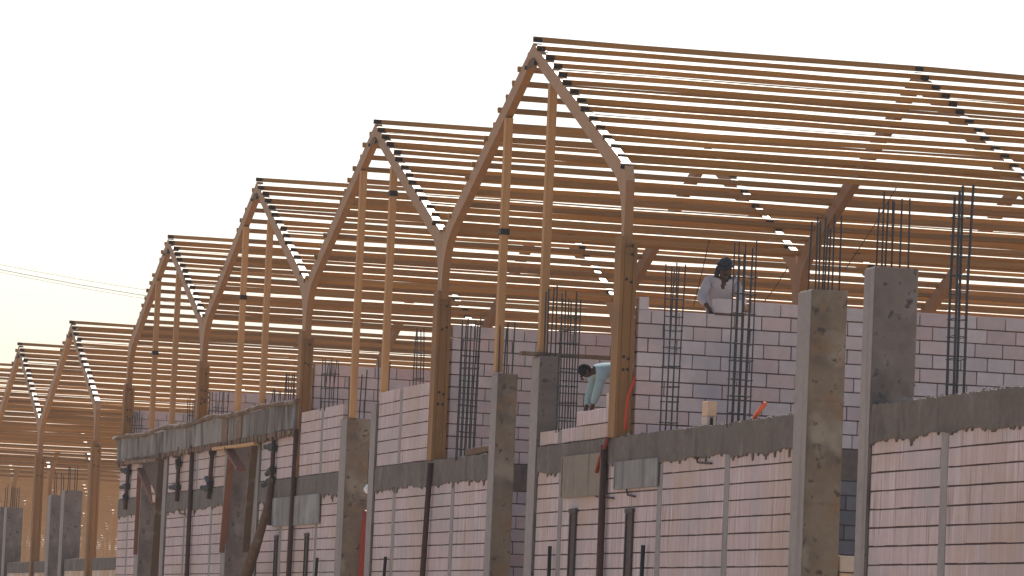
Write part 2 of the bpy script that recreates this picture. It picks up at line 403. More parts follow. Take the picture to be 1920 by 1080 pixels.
def facade(label, x0, x1, ties, upper=None, beamgaps=(), group='pinkish block walls of the facade', ztop=ZBM):
    t=thing('block_wall',label,'block wall',((x0+x1)/2,0,GZ)); ox=Vector(t.location)
    def bld(m,n,mt):
        o=m.build(n,mt,t); o.location=-ox; return o
    rows=int((BB-GZ)/.2)+1
    edges=[x0]+[e for c in ties for e in (c-.11,c+.11)]+[x1]
    m=MB(); k=MB()
    for i in range(0,len(edges),2):
        blocks(m,'x',edges[i]+.004,edges[i+1]-.004,0,.19,BB+.03,rows,gapz=.0175,gapl=.0015,c=.002,jit=.0008)
        k.box(edges[i]+.004,edges[i+1]-.004,.014,.185,GZ,BB+.02)
    bld(m,'block_panel',BLK); bld(k,'mortar',MORT)
    for c in ties:
        m=MB(); m.cbox(c-.11,c+.11,-.006,.195,GZ,BB+.06,.01); bld(m,'tie_column',TIE)
    m=MB(); ragged(m,x0,x1,-.022,.20,ztop,BB); bld(m,'ring_beam',BEAM)
    if upper:
        for (u0,u1,zt,tie) in upper:
            r=int(round((zt-ztop)/.2)); m=MB(); rowh=(zt-ztop-.004)/r
            us=[u0]+([tie-.1,tie+.1] if tie else [])+[u1]
            for i in range(0,len(us),2): blocks(m,'x',us[i],us[i+1],0,.19,zt,r,rowh=rowh,gapz=.0175,gapl=.0015,c=.002,jit=.0008)
            bld(m,'upper_block_panel',BLK)
            k=MB(); k.box(u0+.01,u1-.01,.014,.185,ztop-.03,zt-.02); bld(k,'mortar',MORT)
            if tie:
                m=MB(); m.cbox(tie-.095,tie+.095,-.004,.193,ztop+.005,zt-.01,.008); bld(m,'upper_tie_column',TIE)
    return t
facade('pink block wall at the right edge with a dark concrete beam along its top',10.66,24.0,[13.02,17.6,21.5])
facade('wide pink block wall behind the red conduit, between the two tall columns',-4.14,7.9,[-2.80,2.26,5.22],upper=[(-4.12,-.28,-3.34,-2.98)])
facade('grey stained block wall with a taller upper panel, below the first valley post',-15.25,-7.08,[-13.72,-9.47],upper=[(-15.25,-11.42,-2.29,-13.5)])
facade('block wall with a grey board on its beam, right of the leaning tree branch',-25.9,-18.25,[-23.6,-20.2],upper=[(-22.05,-18.25,-2.36,-20.05),(-25.9,-22.06,-2.72,None)])
facade('block wall under the formwork between two braced openings',-36.9,-29.75,[-34.5,-31.2],upper=[(-36.9,-29.75,-2.72,-33.2)])
facade('narrow block wall at the left end of the front building',-43.9,-41.0,[-42.4],upper=[(-43.9,-41.0,-2.72,-42.4)])

def cross_wall(X,label,y0,y1,zt,notch=None,zbot=GZ,low=BLKW,ring=True):
    t=thing('block_wall',label,'block wall',(X,(y0+y1)/2,zbot)); ox=Vector(t.location)
    def bld(m,n,mt):
        o=m.build(n,mt,t); o.location=-ox; return o
    r=int(round((zt-ZBM)/.2)); rowh=(zt-ZBM)/r
    m=MB(); blocks(m,'y',y0,y1,X-.1,X+.1,zt,r,rowh=rowh,gapl=.012,gapz=.015,skip=notch,jit=.006); bld(m,'block_panel',BLKW)
    k=MB(); k.box(X-.085,X+.082,y0+.01,y1,ZBM-.01,zt-.21); bld(k,'mortar',MORT)
    m=MB(); m.cbox(X-.10,X+.11,y0,y1,-3.97,ZBM,.01); bld(m,'ring_beam',BEAM)
    m=MB(); blocks(m,'y',y0,y1,X-.1,X+.1,-3.975,int((-3.975-zbot)/.2)+1,gapl=.012,gapz=.015); bld(m,'lower_block_panel',low)
    k=MB(); k.box(X-.085,X+.082,y0+.01,y1,zbot,-3.98); bld(k,'mortar',MORT)
    return t
cross_wall(0,'pale block cross wall where the man in the dark head wrap lays a block',.22,PL,-1.64,notch=lambda a,z: z>-1.83 and .30<a<1.70,low=BLKG)
cross_wall(-11.05,'pale pink block cross wall behind the bending worker and the short grey column',.22,PL,-1.40)
cross_wall(-22.25,'small pale block cross wall behind the second gable studs',.22,PL,-1.45)
cross_wall(-33.45,'small pale block cross wall behind the formwork, right of the third valley post',.22,PL,-1.46)
cross_wall(-43.7,'small pale block cross wall at the left end, behind the formwork rail',.22,PL,-1.46)

# ------------------------------------------------------------------ concrete columns
def column(x0,x1,y0,y1,zt,m_,label,bars=0,barh=.75,lean=.0,group=None,zb=GZ,strip=True):
    xc,yc=(x0+x1)/2,(y0+y1)/2
    t=thing('concrete_column',label,'concrete column',(xc,yc,zb),group)
    m=MB(); m.cbox(x0-xc,x1-xc,y0-yc,y1-yc,0,zt-zb,.012)
    bm_=m.build('shaft',m_,t)
    # formwork lift marks: thin proud fins of cement left between the pours
    f=MB()
    for z in (zt-zb-1.28,zt-zb-2.45): f.box(x0-xc-.006,x1-xc+.006,y0-yc-.006,y1-yc+.006,z-.008,z+.006)
    f.build('pour_joint',m_,t)
    k=MB(); k.cbox(x0-xc+.008,x1-xc-.008,y0-yc-.010,y0-yc-.0005,.01,zt-zb-.02,.003); k.build('lit_front_face',LITFACE,t)  # thin added slab that paints the front face as more brightly lit
    if bars:
        n=bars
        for i in range(n):
            side=i%2; u=(i//2+.5)/max(1,(n+1)//2)
            bx=(x0-xc+.06) if side else (x1-xc-.06); by=y0-yc+.05+u*(y1-y0-.1)+rnd(-.015,.015)
            dx,dy=rnd(-.03,.03)+lean,rnd(-.02,.02)
            hh=barh*rnd(.86,1.08)
            b=MB(); b.tube([(bx,by,zt-zb-.05),(bx+dx*.4,by+dy*.4,zt-zb+hh*.5),(bx+dx,by+dy,zt-zb+hh)],.0115,6)
            b.build('starter_bar',REBAR,t)
    return t
column(10.30,10.65,-.03,.47,-2.03,CONCG,'dark grey column behind the right wall, its top the highest of all',7,.78)
column(7.92,8.42,-.03,.40,-2.13,CONC,'tall stained brown concrete column standing right of the pink wall',8,.82)
column(-4.62,-4.17,-.03,.27,-2.24,CONCG,'short grey column left of the bending worker, with a plank on its top',7,.95)
column(-7.07,-6.68,-.03,.27,-2.37,CONC,'tall brown concrete column carrying the left stud of the largest gable',5,.72)
column(-15.70,-15.27,-.03,.27,-2.45,CONCG,'slim concrete column at the left edge of the grey upper block panel',4,.75)
column(-18.22,-17.66,-.03,.38,-2.62,CONC,'tall concrete column under the left stud of the second gable, dark at its top',5,.85)
column(-26.45,-25.93,-.03,.40,-2.70,CONCG,'concrete column behind the leaning branch',4,.75)
column(-29.72,-29.2,-.03,.56,-2.70,CONCG,'concrete column under the formwork, with reddish timber along its edges',4,.75)
column(-37.4,-36.92,-.03,.40,-2.70,CONCG,'concrete column at the left end of the middle wall under the formwork',3,.6)
column(-40.95,-40.4,-.03,.50,-2.70,CONCG,'concrete column below the diagonal red brace',4,.6)
# the building behind: columns and low walls
for (a,b,y1,zt,lb) in ((-66.6,-66.0,.6,-3.32,'grey column cut by the left edge of the picture'),(-65.1,-64.5,.42,-3.36,'grey column standing between the left edge and the first tall post'),
              (-56.0,-55.4,.42,-3.2,'grey column left of the pair between the two tall posts'),(-53.5,-52.9,.42,-3.13,'grey column with thin bars on top, left of the rightmost tall post')):
    column(a,b,-.03,y1,zt,CONCG,lb,4,.62)
def low_wall(x0,x1,zt,lb):
    t=thing('block_wall',lb,'block wall',((x0+x1)/2,0,GZ)); ox=Vector(t.location)
    m=MB(); blocks(m,'x',x0,x1,.05,.24,zt-.3,int((zt-.3-GZ)/.2)+1); o=m.build('block_panel',PALE,t); o.location=-ox
    m=MB(); m.box(x0,x1,.064,.235,GZ,zt-.31); o=m.build('mortar',MORT,t); o.location=-ox
    m=MB(); m.cbox(x0,x1,.03,.25,zt-.3,zt,.01); o=m.build('ring_beam',BEAM,t); o.location=-ox
low_wall(-52.85,-48.9,-4.87,'low tan block wall between the grey column and the tall post behind')
low_wall(-64.4,-56.05,-4.90,'low tan block wall near the left edge, between grey columns')
low_wall(-48.0,-44.3,-4.87,'low tan block wall in the gap between the two buildings')

# ------------------------------------------------------------------ rebar cages
def cage(x,y,zb,zt,lx,ly,bars,label,tilt=.0,spacing=.22,r=.0098):
    t=thing('rebar_cage',label,'rebar cage',(x,y,zb),'rebar cages along the facade')
    t.rotation_euler=(rnd(-.012,.012),tilt,rnd(-.2,.2))
    h=zt-zb
    for i in range(bars):
        side=i%2; u=(i//2)/max(1,(bars+1)//2-1)
        bx=(-lx/2,lx/2)[side]; by=-ly/2+u*ly
        hh=h*rnd(.94,1.05); d=rnd(-.02,.02)
        m=MB(); m.tube([(bx,by,-.05),(bx+d*.5,by,hh*.5),(bx+d*2,by+d,hh)],r,6); m.build('bar',REBAR,t)
    z=.12; s0=None
    while z<h*.9:
        if s0 is None:
            m=MB(); a,b=lx/2+.012,ly/2+.012
            for p,q in (((-a,-b),(a,-b)),((a,-b),(a,b)),((a,b),(-a,b)),((-a,b),(-a,-b))): m.tube([(*p,0),(*q,rnd(-.01,.01))],.006,5)
            s0=m.build('stirrup',REBAR,t); s0.location=(0,0,z)
        else: inst(s0,t,(0,0,z),(rnd(-.04,.04),rnd(-.04,.04),0))
        z+=spacing*rnd(.8,1.25)
cage(13.02,.09,ZBM,-1.40,.14,.12,4,'tall ladder-like rebar cage behind the right wall, near the right edge',r=.015)
cage(2.22,.09,ZBM,-1.46,.16,.16,6,'rebar cage left of the man in the head wrap')
cage(5.30,.09,ZBM,-1.42,.17,.23,8,'rebar cage in front of the man in the head wrap')
cage(-3.02,.09,-3.33,-1.42,.18,.24,8,'dense rebar cage beside the bending worker')
cage(-9.15,.09,ZBM,-1.47,.20,.26,10,'rebar cage right of the first valley post, before the cross wall')
cage(-12.7,.09,-2.29,-1.35,.14,.12,4,'short pair of bars rising from the grey upper block panel')
cage(-20.0,.09,-2.36,-1.50,.20,.24,8,'rebar cage left of the second gable studs')
cage(-23.6,.09,-2.68,-1.55,.20,.24,7,'rebar cage over the right end of the formwork')
cage(-25.0,.09,-2.68,-1.78,.16,.20,5,'small rebar cage over the formwork, right of the third gable studs')
cage(-31.3,.09,-2.68,-1.55,.20,.24,6,'rebar cage just right of the third valley post')
cage(-34.6,.09,-2.68,-1.62,.16,.20,5,'rebar cage left of the third valley post')
cage(-42.2,.09,-2.68,-1.55,.20,.24,5,'rebar cage at the left end of the formwork')

# ------------------------------------------------------------------ formwork and props on the left
FY=-.075
t=thing('beam_formwork','grey streaked beam formwork with a rough timber rail along its top','formwork',(-33,0,-2.7)); ox=Vector(t.location)
def bld(m,n,mt,p=None,smooth=False):
    o=m.build(n,mt,p or t,smooth); o.location=(-ox if not p else (0,0,0)); return o
xs=[-44.0,-40.6,-37.3,-33.6,-29.9,-29.2,-28.3,-27.6,-26.3,-24.2,-22.12]
for i in range(len(xs)-1):
    m=MB(); dz=rnd(-.02,.02)
    dark=i in (4,6)
    m.cbox(xs[i]+.03,xs[i+1]-.03,FY-.02-(.02 if dark else 0),FY+.03,-2.66+dz,-2.17+dz*.5,.006)
    bld(m,'wood_panel' if dark else 'panel',OLDWOOD if dark else FORM)
m=MB(); pts=[]; rs=[]
n=44
for i in range(n+1):
    x=-44.3+22.3*i/n; pts.append((x,FY-.045+.02*math.sin(i*.9),-2.135+.03*math.sin(i*.55)+rnd(-.012,.012))); rs.append(.048+rnd(-.008,.01))
m.tube(pts,rs,7); bld(m,'rail',OLDWOOD,smooth=True)
x=-43.9
while x<-22.2:
    wd=rnd(.10,.3); m=MB(); m.box(x,x+wd-.02,FY-.035-rnd(0,.02),FY+.02,-2.76-rnd(-.02,.06),-2.665); x+=wd+rnd(0,.12); bld(m,'bottom_batten',REDWOOD if rnd(0,1)<.3 else OLDWOOD)
m=MB(); m.box(-44.0,-22.1,FY+.035,.15,-2.72,-2.66); bld(m,'soffit_board',OLDWOOD)

def frame_timber(pts,w_,d_,mtl,label,name='brace_timber',cat='timber brace'):
    m=MB()
    for i in range(len(pts)-1): m.bar(pts[i],pts[i+1],w_,d_)
    o=recenter(m.build(name,mtl)); tag(o,label,cat); return o
P=lambda x,y,Y=FY: on_y(x,y,Y)
frame_timber([P(263,880,-.10),P(292,945,-.10)],.16,.07,REDWOOD,'diagonal red brown brace under the left end of the formwork')
frame_timber([P(305,850),P(289,1080)],.18,.07,OLDWOOD,'dark upright timber right of the column with the diagonal brace','upright_timber','timber upright')
frame_timber([P(262,880),P(254,1040)],.10,.07,REDWOOD,'thin red upright timber left of the column with the diagonal brace','upright_timber','timber upright')
frame_timber([P(433,850),P(417,1036)],.13,.07,REDWOOD,'red upright timber left of the column under the formwork','upright_timber','timber upright')
frame_timber([P(480,835),P(463,1035)],.20,.07,OLDWOOD,'dark upright timber right of the column under the formwork','upright_timber','timber upright')
frame_timber([P(428,842,-.12),P(452,880,-.12)],.18,.06,REDWOOD,'short curved reddish bracket timber under the formwork','bracket_timber','timber bracket')
frame_timber([P(402,842,-.14),P(480,832,-.14)],.10,.06,STUD,'pale plank lying under the formwork between the two dark uprights','plank','plank')
frame_timber([P(238,868,-.13),P(296,862,-.13)],.10,.07,OLDWOOD,'old plank under the left end of the formwork','plank','plank')
# leaning branch
m=MB(); q=[P(508,895,-.25),P(503,940,-.28),P(492,985,-.33),P(478,1030,-.38),P(458,1090,-.45),P(430,1160,-.6),P(408,1215,-.7)]
m.tube(q,[.04,.055,.08,.10,.12,.13,.14],8); o=recenter(m.build('leaning_log',OLDWOOD,smooth=True)); tag(o,'crooked dark log leaning against the wall below the formwork','log')

def prop(top,bot,r,label,clamps,mtl=RUST,group='scaffold tubes on the left walls'):
    a=on_y(*top,-.07); b=on_y(*bot,-.07)
    if bot[1]>=1075: b=b+(b-a).normalized()*((b.z-GZ)/max(.01,(a.z-b.z))*(a-b).length*.985)
    t=thing('scaffold_tube',label,'scaffold tube',b,group)
    m=MB(); m.tube([Vector((0,0,0)),a-b],r,8); m.build('tube',mtl,t,True)
    for yy in clamps:
        u=(yy-bot[1])/(top[1]-bot[1]); p=(on_y(*bot,-.07)-b)*(1-u)+(a-b)*u
        m=MB(); m.cbox(-.16,.10,-.06,.05,-.07,.07,.02); m.tube([(-.32,-.03,-.02),(.1,-.03,.02)],.05,7)
        o=m.build('coupler',DARK,t); o.location=p; o.rotation_euler=(0,rnd(-.4,.4),rnd(-.3,.3))
prop((242,868),(234,955),.045,'scaffold tube with three couplers near the left end of the front building',(885,912,934))
prop((337,838),(331,940),.045,'scaffold tube with two couplers left of the middle of the walled bay',(868,914))
prop((361,835),(350,1080),.05,'thin full height scaffold tube in the middle of the walled bay',())
prop((399,838),(391,935),.045,'scaffold tube with three dark couplers left of the red upright',(848,905,918))
prop((514,815),(505,985),.045,'scaffold tube with couplers above the leaning log',(840,882,902))
prop((556,805),(541,1080),.05,'full height scaffold tube before the grey board',())
prop((1133,835),(1124,1080),.048,'dark red downpipe fixed to the wall below the right end post',(),RUST,None)
prop((807,868),(792,1080),.045,'dark vertical pipe on the wall below the first valley post',(),RUST,None)
prop((1031,1024),(1029,1080),.028,'thin dark bar standing before the wall, left of the downpipe',(),DARK,None)
prop((1206,1022),(1203,1080),.028,'thin dark bar standing before the wall, right of the downpipe',(),DARK,None)
prop((723,1044),(720,1080),.028,'thin dark bar standing before the grey stained wall',(),DARK,None)
prop((595,1046),(592,1080),.028,'thin dark bar standing before the wall near the leaning log',(),DARK,None)

# steel channels cast into the walls
def channel(x,y0,y1,wd,label):
    a=on_y(x,y0,-.012); m=MB(); m.box(-wd/2,-wd/2+.03,-.03,0,0,a.z-GZ); m.box(wd/2-.03,wd/2,-.03,0,0,a.z-GZ); m.box(-wd/2+.031,wd/2-.031,-.012,-.001,0,a.z-GZ)
    t=thing('wall_channel',label,'steel channel',(a.x,-.008,GZ),'dark steel channels on the walls')
    m.build('channel',CHAN,t)
    m=MB(); m.box(-wd/2-.03,wd/2+.03,-.035,-.001,a.z-GZ+.003,a.z-GZ+.06); m.build('head',CHAN,t)
channel(1076,962,1080,.30,'dark steel channel in the wall left of the downpipe')
channel(1182,962,1080,.32,'dark steel channel in the wall right of the downpipe')
channel(519,1010,1080,.24,'dark steel channel left of the tube before the grey board')
channel(576,1006,1080,.26,'dark steel channel right of the tube before the grey board')

# boards patched over the ring beam
def board(x0,y0,x1,y1,mtl,label,th=.03):
    a=on_y(x0,y0,-.05); b=on_y(x1,y1,-.05)
    m=MB(); m.cbox(a.x,b.x,-.05,-.05+th-.002,b.z,a.z,.005); m.box(a.x+.02,a.x+.06,-.062,-.0505,b.z+.02,a.z-.02)
    o=recenter(m.build('shutter_board',mtl)); tag(o,label,'board')
board(1152,866,1230,912,PATCH,'flat grey shutter board over the beam right of the downpipe')
board(1054,856,1132,928,PATCHB,'brown shutter board over the beam left of the downpipe')
board(512,934,596,982,PATCH,'grey board over the beam behind the scaffold tube, near the log')
def hook(pts,label):
    m=MB(); m.tube([on_y(x,y,-.03-i*.0) for i,(x,y) in enumerate(pts)],.014,6); o=recenter(m.build('bent_bar',RUST)); tag(o,label,'bent rebar')
hook([(1306,858),(1308,867),(1334,869)],'bent dark bar stuck on the pink wall below the beam')
hook([(1175,918),(1177,928),(1190,931)],'bent dark bar below the grey shutter board')
hook([(1116,920),(1118,931),(1150,934)],'bent dark bar crossing the downpipe')
hook([(335,956),(337,963),(348,965)],'small bent bar on the wall under the formwork')

# conduits
def conduit(pts,r,mtl,label,name='conduit'):
    m=MB(); m.tube(pts,r,8); o=recenter(m.build(name,mtl,smooth=True)); tag(o,label,'plastic conduit')
conduit([on_x(1191,706,.18),on_x(1184,725,.18),on_x(1177,745,.18),on_x(1174,775,.18),on_x(1172,806,.18)],.016,RED,'red conduit rising beside the right end post against the cross wall')
conduit([on_y(1140,822,-.06),on_y(1132,842,-.08),on_y(1124,862,-.08),on_y(1118,885,-.08)],.028,RED2,'dark red conduit hanging over the beam below the right end post')
conduit([on_y(1413,786,.13),on_y(1422,772,.13),on_y(1434,757,.13)],.03,ORG,'short orange conduit sticking out of the beam below the man in the head wrap')
conduit([on_y(686,958,.3),on_y(681,1000,.3),on_y(678,1046,.3),on_y(670,1200,.3)],.05,RED2,'thick dark red pipe in the gap beside the tall column of the second gable')

# small things
m=MB(); m.cbox(-.55,.55,-.03,.09,0,.10,.008); o=m.build('timber_offcut',OLDWOOD); o.location=(-8.0,.03,ZBM+.02); tag(o,'dark timber offcut lying on the beam left of the tall brown column','timber')
o.rotation_euler=(0,-.03,.1)
a=on_x(978,657,-4.4); b=on_x(1145,668,-4.4)
m=MB(); m.bar((-4.45,a.y,-2.205),(-4.40,b.y+.5,-2.205),.20,.05); o=recenter(m.build('plank',OLDWOOD)); tag(o,'brown plank across the top of the short grey column','plank')
t=thing('block_pier','stub of pale tan blocks at the bottom, right of the tall brown column','block pier',(8.15,.56,GZ))
m=MB(); blocks(m,'y',-.12,.14,-.2,.2,-5.15-GZ,13); m.build('blocks',PALE,t)
m=MB(); m.box(-.18,.18,-.11,.13,0,-5.17-GZ); m.build('mortar',MORT,t)
t=thing('block_offcut','stack of two pink block pieces standing on the beam below the man','block',(4.0,.10,ZBM))
m=MB(); m.cbox(-.12,.12,-.06,.06,.002,.13,.006); m.cbox(-.12,.12,-.055,.065,.135,.32,.006); m.build('blocks',PALE,t)
m=MB(); m.cbox(.1215,.13,-.02,.02,.0,.12,.002); m.build('cavity',DARK,t)
t=thing('lamp_bulb','small white bulb on a bent bar at the edge of the tall column','lamp',on_y(690,915,.2))
m=MB()
prev=None
for i in range(7):
    th=math.pi*i/6; 
m.tube([(0,0,-.10),(0,0,-.085),(0,0,-.04),(0,0,0),(0,0,.04),(0,0,.06)],[.01,.045,.075,.07,.04,.03],10); m.build('bulb',WHITE,t,True)
m=MB(); m.tube([(0,0,.06),(0,0,.5),(-.02,.0,.62),(.12,0,.66)],.018,6); m.build('bracket',DARK,t)

m=MB()
for i in range(46):
    x=rnd(-.2,7.6) if i<30 else rnd(10.8,16); r=rnd(.010,.028); ellipsoid(m,(x,rnd(.0,.16),ZBM+.012+r*.5),(r*rnd(.8,1.6),r,r*.8),6,4)
o=m.build('cement_crumbs',TIE); o['kind']='stuff'; o['label']='loose crumbs of cement along the tops of the right hand beams'
t=thing('block_offcut','small block piece on the end of the cross wall beside the right end post','block',(0,.30,-1.83))
m=MB(); m.cbox(-.09,.09,-.07,.06,.0,.17,.006); m.build('piece',BLKW,t)
def wire(p,q,label):
    m=MB(); m.tube([p,(Vector(p)+Vector(q))/2+Vector((0,0,-.04)),q],.007,5); o=recenter(m.build('brace_wire',RUST)); tag(o,label,'wire')
wire(on_x(1688,340,-4),on_x(1585,505,-4),'thin slanting wire under the largest roof, above the two tall columns')
wire(on_x(1478,500,-6),on_x(1425,575,-6),'thin slanting wire right of the man in the head wrap')
wire(on_x(1330,450,-6),on_x(1300,575,-6),'thin slanting wire left of the man in the head wrap')
# power lines far beyond
for i,(a,b) in enumerate((((-40,486),(330,550)),((-40,495),(330,561)),((-40,500),(330,567)))):
    p=on_x(*a,-260); q=on_x(*b,-260)
    ds=(q-p); p=p-ds*1.2; q=q+ds*1.2
    m=MB(); pts=[]
    for k in range(13):
        u=k/12; z=p.lerp(q,u); z.z-=1.2*math.sin(math.pi*u)-1.0; pts.append(z)
    m.tube(pts,.017 if i!=1 else .028,5); o=recenter(m.build('power_line',WIRE)); tag(o,['uppermost of the three faint power lines in the sky','middle and darkest of the three faint power lines in the sky','lowest of the three faint power lines in the sky'][i],'power line','power lines at left')

# ------------------------------------------------------------------ people
def skinned(name, pts, edges, mtl, parent, sub=2, loose=1.0):
    """pts: name -> (co, radius or (rx, ry)); edges over the names; returns one continuous mesh object"""
    keys=list(pts); me=bpy.data.meshes.new(name)
    me.from_pydata([pts[k][0] for k in keys],[(keys.index(a),keys.index(b)) for a,b in edges],[])
    o=bpy.data.objects.new(name,me); C.objects.link(o)
    o.modifiers.new('skin','SKIN'); o.modifiers.new('sub','SUBSURF').levels=sub; o.modifiers['sub'].render_levels=sub
    for i,k in enumerate(keys):
        r=pts[k][1]; r=r if isinstance(r,tuple) else (r,r)
        sv=me.skin_vertices[0].data[i]; sv.radius=(r[0]*loose,r[1]*loose); sv.use_root=(i==0)
    dg=bpy.context.evaluated_depsgraph_get(); ev=o.evaluated_get(dg)
    nm=bpy.data.meshes.new_from_object(ev); C.objects.unlink(o); bpy.data.objects.remove(o)
    nm.name=name
    nm.materials.clear()
    for x in (mtl if isinstance(mtl,list) else [mtl]): nm.materials.append(x)
    nm.polygons.foreach_set('use_smooth',[True]*len(nm.polygons))
    r=bpy.data.objects.new(name,nm); C.objects.link(r); r.parent=parent
    return r
def make_person(label, loc, rotz, J, shirt, wrap, standz):
    """J: joints in the person's own frame: +X is where the person faces, +Y is the person's left, z up"""
    t=thing('person',label,'person',loc); t.rotation_euler=(0,0,rotz)
    V=lambda k: Vector(J[k])
    pts={'pelvis':(V('pelvis'),(.14,.105)),'waist':(V('waist'),(.13,.10)),'chest':(V('chest'),(.155,.115)),'neckb':(V('neckb'),(.075,.07)),'neck':(V('neck'),.055),
         'headb':(V('head')-(V('head')-V('neck')).normalized()*.02,(.072,.085)),'head':(V('head')+Vector((.0,0,.03)),(.078,.095)),'crown':(V('head')+Vector((-.01,0,.105)),(.06,.07))}
    edges=[('pelvis','waist'),('waist','chest'),('chest','neckb'),('neckb','neck'),('neck','headb'),('headb','head'),('head','crown')]
    for s in 'LR':
        pts['sh'+s]=(V('sh'+s),.062); pts['el'+s]=(V('el'+s),.045); pts['wr'+s]=(V('wr'+s),.029)
        pts['hip'+s]=(V('hip'+s),.095); pts['kn'+s]=(V('kn'+s),.062); pts['an'+s]=(V('an'+s),.042)
        palm=V('wr'+s)+(V('hd'+s)-V('wr'+s))*.55; pts['pm'+s]=(palm,(.040,.022))
        pts['ft'+s]=(V('an'+s)+Vector((.15,0,-.045)),(.045,.03)); pts['hl'+s]=(V('an'+s)+Vector((-.04,0,-.045)),.032)
        edges += [('chest','sh'+s),('sh'+s,'el'+s),('el'+s,'wr'+s),('wr'+s,'pm'+s),('pelvis','hip'+s),('hip'+s,'kn'+s),('kn'+s,'an'+s),('an'+s,'ft'+s),('an'+s,'hl'+s)]
        d=(V('hd'+s)-V('wr'+s)).normalized(); side=d.cross(Vector((0,1,0) if abs(d.y)<.8 else (1,0,0))).normalized(); inw=side.cross(d).normalized()*(1 if s=='R' else -1)
        tip=V('hd'+s)
        for i,(o_,ln) in enumerate(((-.030,.060),(-.010,.072),(.010,.068),(.030,.052))):
            k1,k2=f'f{i}a{s}',f'f{i}b{s}'
            pts[k1]=(palm+side*o_+d*.045,.0095); pts[k2]=(palm+side*o_*1.15+d*(.045+ln*.6)+inw*.02,.0085)
            k3=f'f{i}c{s}'; pts[k3]=(palm+side*o_*1.15+d*(.045+ln*.8)+inw*.042,.0075)
            edges += [('pm'+s,k1),(k1,k2),(k2,k3)]
        pts['ta'+s]=(palm+side*-.045+d*.0+inw*.015,.011); pts['tb'+s]=(palm+side*-.06+d*.04+inw*.03,.0085)
        edges += [('pm'+s,'ta'+s),('ta'+s,'tb'+s)]
    bp_=dict(pts)
    for k in ('pelvis','waist','chest','shL','shR'):
        r=pts[k][1]; r=r if isinstance(r,tuple) else (r,r); bp_[k]=(pts[k][0],(r[0]*.74,r[1]*.74))
    body=skinned('body',bp_,edges,[SKIN],t,2)
    # trousers and shirt as garments over the body
    sp={k:(pts[k][0],pts[k][1]) for k in ('pelvis','hipL','hipR','knL','knR','anL','anR')}
    tr={}
    for k,(c,r) in sp.items():
        r=r if isinstance(r,tuple) else (r,r); tr[k]=(c,(r[0]*1.16+.008,r[1]*1.16+.008))
    skinned('trousers',tr,[('pelvis','hipL'),('pelvis','hipR'),('hipL','knL'),('hipR','knR'),('knL','anL'),('knR','anR')],PANTS,t,2)
    sh={}
    for k in ('pelvis','waist','chest','shL','shR','elL','elR','neckb'):
        c,r=pts[k]; r=r if isinstance(r,tuple) else (r,r); g_=1.16 if k!='neckb' else 1.1
        sh[k]=(c,(r[0]*g_+.018,r[1]*g_+.018))
    for s in 'LR':
        c=V('el'+s).lerp(V('wr'+s),J.get('cuff',.8)); sh['cf'+s]=(c,.046)
        m_=V('sh'+s).lerp(V('el'+s),.5)+Vector((0,0,-.015)); sh['ma'+s]=(m_,.066)
    e=[('pelvis','waist'),('waist','chest'),('chest','neckb')]
    for s in 'LR': e += [('chest','sh'+s),('sh'+s,'ma'+s),('ma'+s,'el'+s),('el'+s,'cf'+s)]
    so_=skinned('shirt',sh,e,shirt,t,3)
    # V neckline: skin shows through between the collar points
    nb=V('neckb'); hd=V('head'); fwd=Vector((J['face'])).normalized(); lat=Vector((0,1,0)); upv=fwd.cross(lat).normalized()*-1
    if upv.z<0 and abs(upv.z)>.2: upv=-upv
    if J.get('vneck'):          # open collar: cut a V out of the shirt front
        z1,z0,hw=J['vneck']
        bm=bmesh.new(); bm.from_mesh(so_.data)
        kill=[f for f in bm.faces if f.calc_center_median().x>.0 and z0<f.calc_center_median().z<z1+.1 and abs(f.calc_center_median().y)<hw*(f.calc_center_median().z-z0)/(z1-z0)]
        bmesh.ops.delete(bm,geom=kill,context='FACES'); bm.to_mesh(so_.data); bm.free()
    # face
    m=MB(); c=hd+Vector((0,0,.03)); 
    lat2=Vector((0,1,0))
    nose=c+fwd*.098-upv*.02
    m.tube([c+fwd*.085+upv*.02,nose+fwd*.012,nose-upv*.012],[.009,.016,.012],6); m.build('nose',SKIN,t,True)
    for sg in (1,-1):
        m=MB(); ellipsoid(m,c+fwd*.083+lat2*.031*sg+upv*.022,(.012,.012,.009),8,6); m.build('eye',HAIR,t,True)
        m=MB(); ellipsoid(m,c+lat2*.082*sg-fwd*.005,(.022,.010,.032),8,6); m.build('ear',SKIN,t,True)
    m=MB(); ellipsoid(m,c+fwd*.082-upv*.058,(.012,.026,.008),8,6); m.build('mouth',HAIR,t,True)
    if wrap:
        m=MB()
        def fn(p):
            k=1+.05*math.sin(p.z*90+p.y*40)+.03*math.sin(p.x*70); return p*k
        ellipsoid(m,c+upv*.065-fwd*.015,(.108,.098,.090),18,10,fn)
        ring=[]
        for i in range(19):
            a=2*math.pi*i/18; ring.append(c+upv*(.045+.02*math.sin(2*a))+fwd*math.cos(a)*.098+lat2*math.sin(a)*.092)
        m.tube(ring,.026,7)
        m.tube([c+upv*.02-fwd*.09+lat2*.02,c-upv*.08-fwd*.10+lat2*.05,c-upv*.16-fwd*.06+lat2*.09],[.05,.06,.045],8)
        m.tube([c+upv*.01-fwd*.05+lat2*-.085,c-upv*.09-fwd*.05+lat2*-.085,c-upv*.15-fwd*.04+lat2*-.10],[.03,.035,.03],8)
        m.build('head_wrap',WRAP,t,True)
    else:
        m=MB(); ellipsoid(m,c+upv*.035-fwd*.015,(.100,.086,.092),16,10,lambda p:p*(1+.03*math.sin(p.x*120)*math.sin(p.y*110))); m.build('hair',HAIR,t,True)
    return t

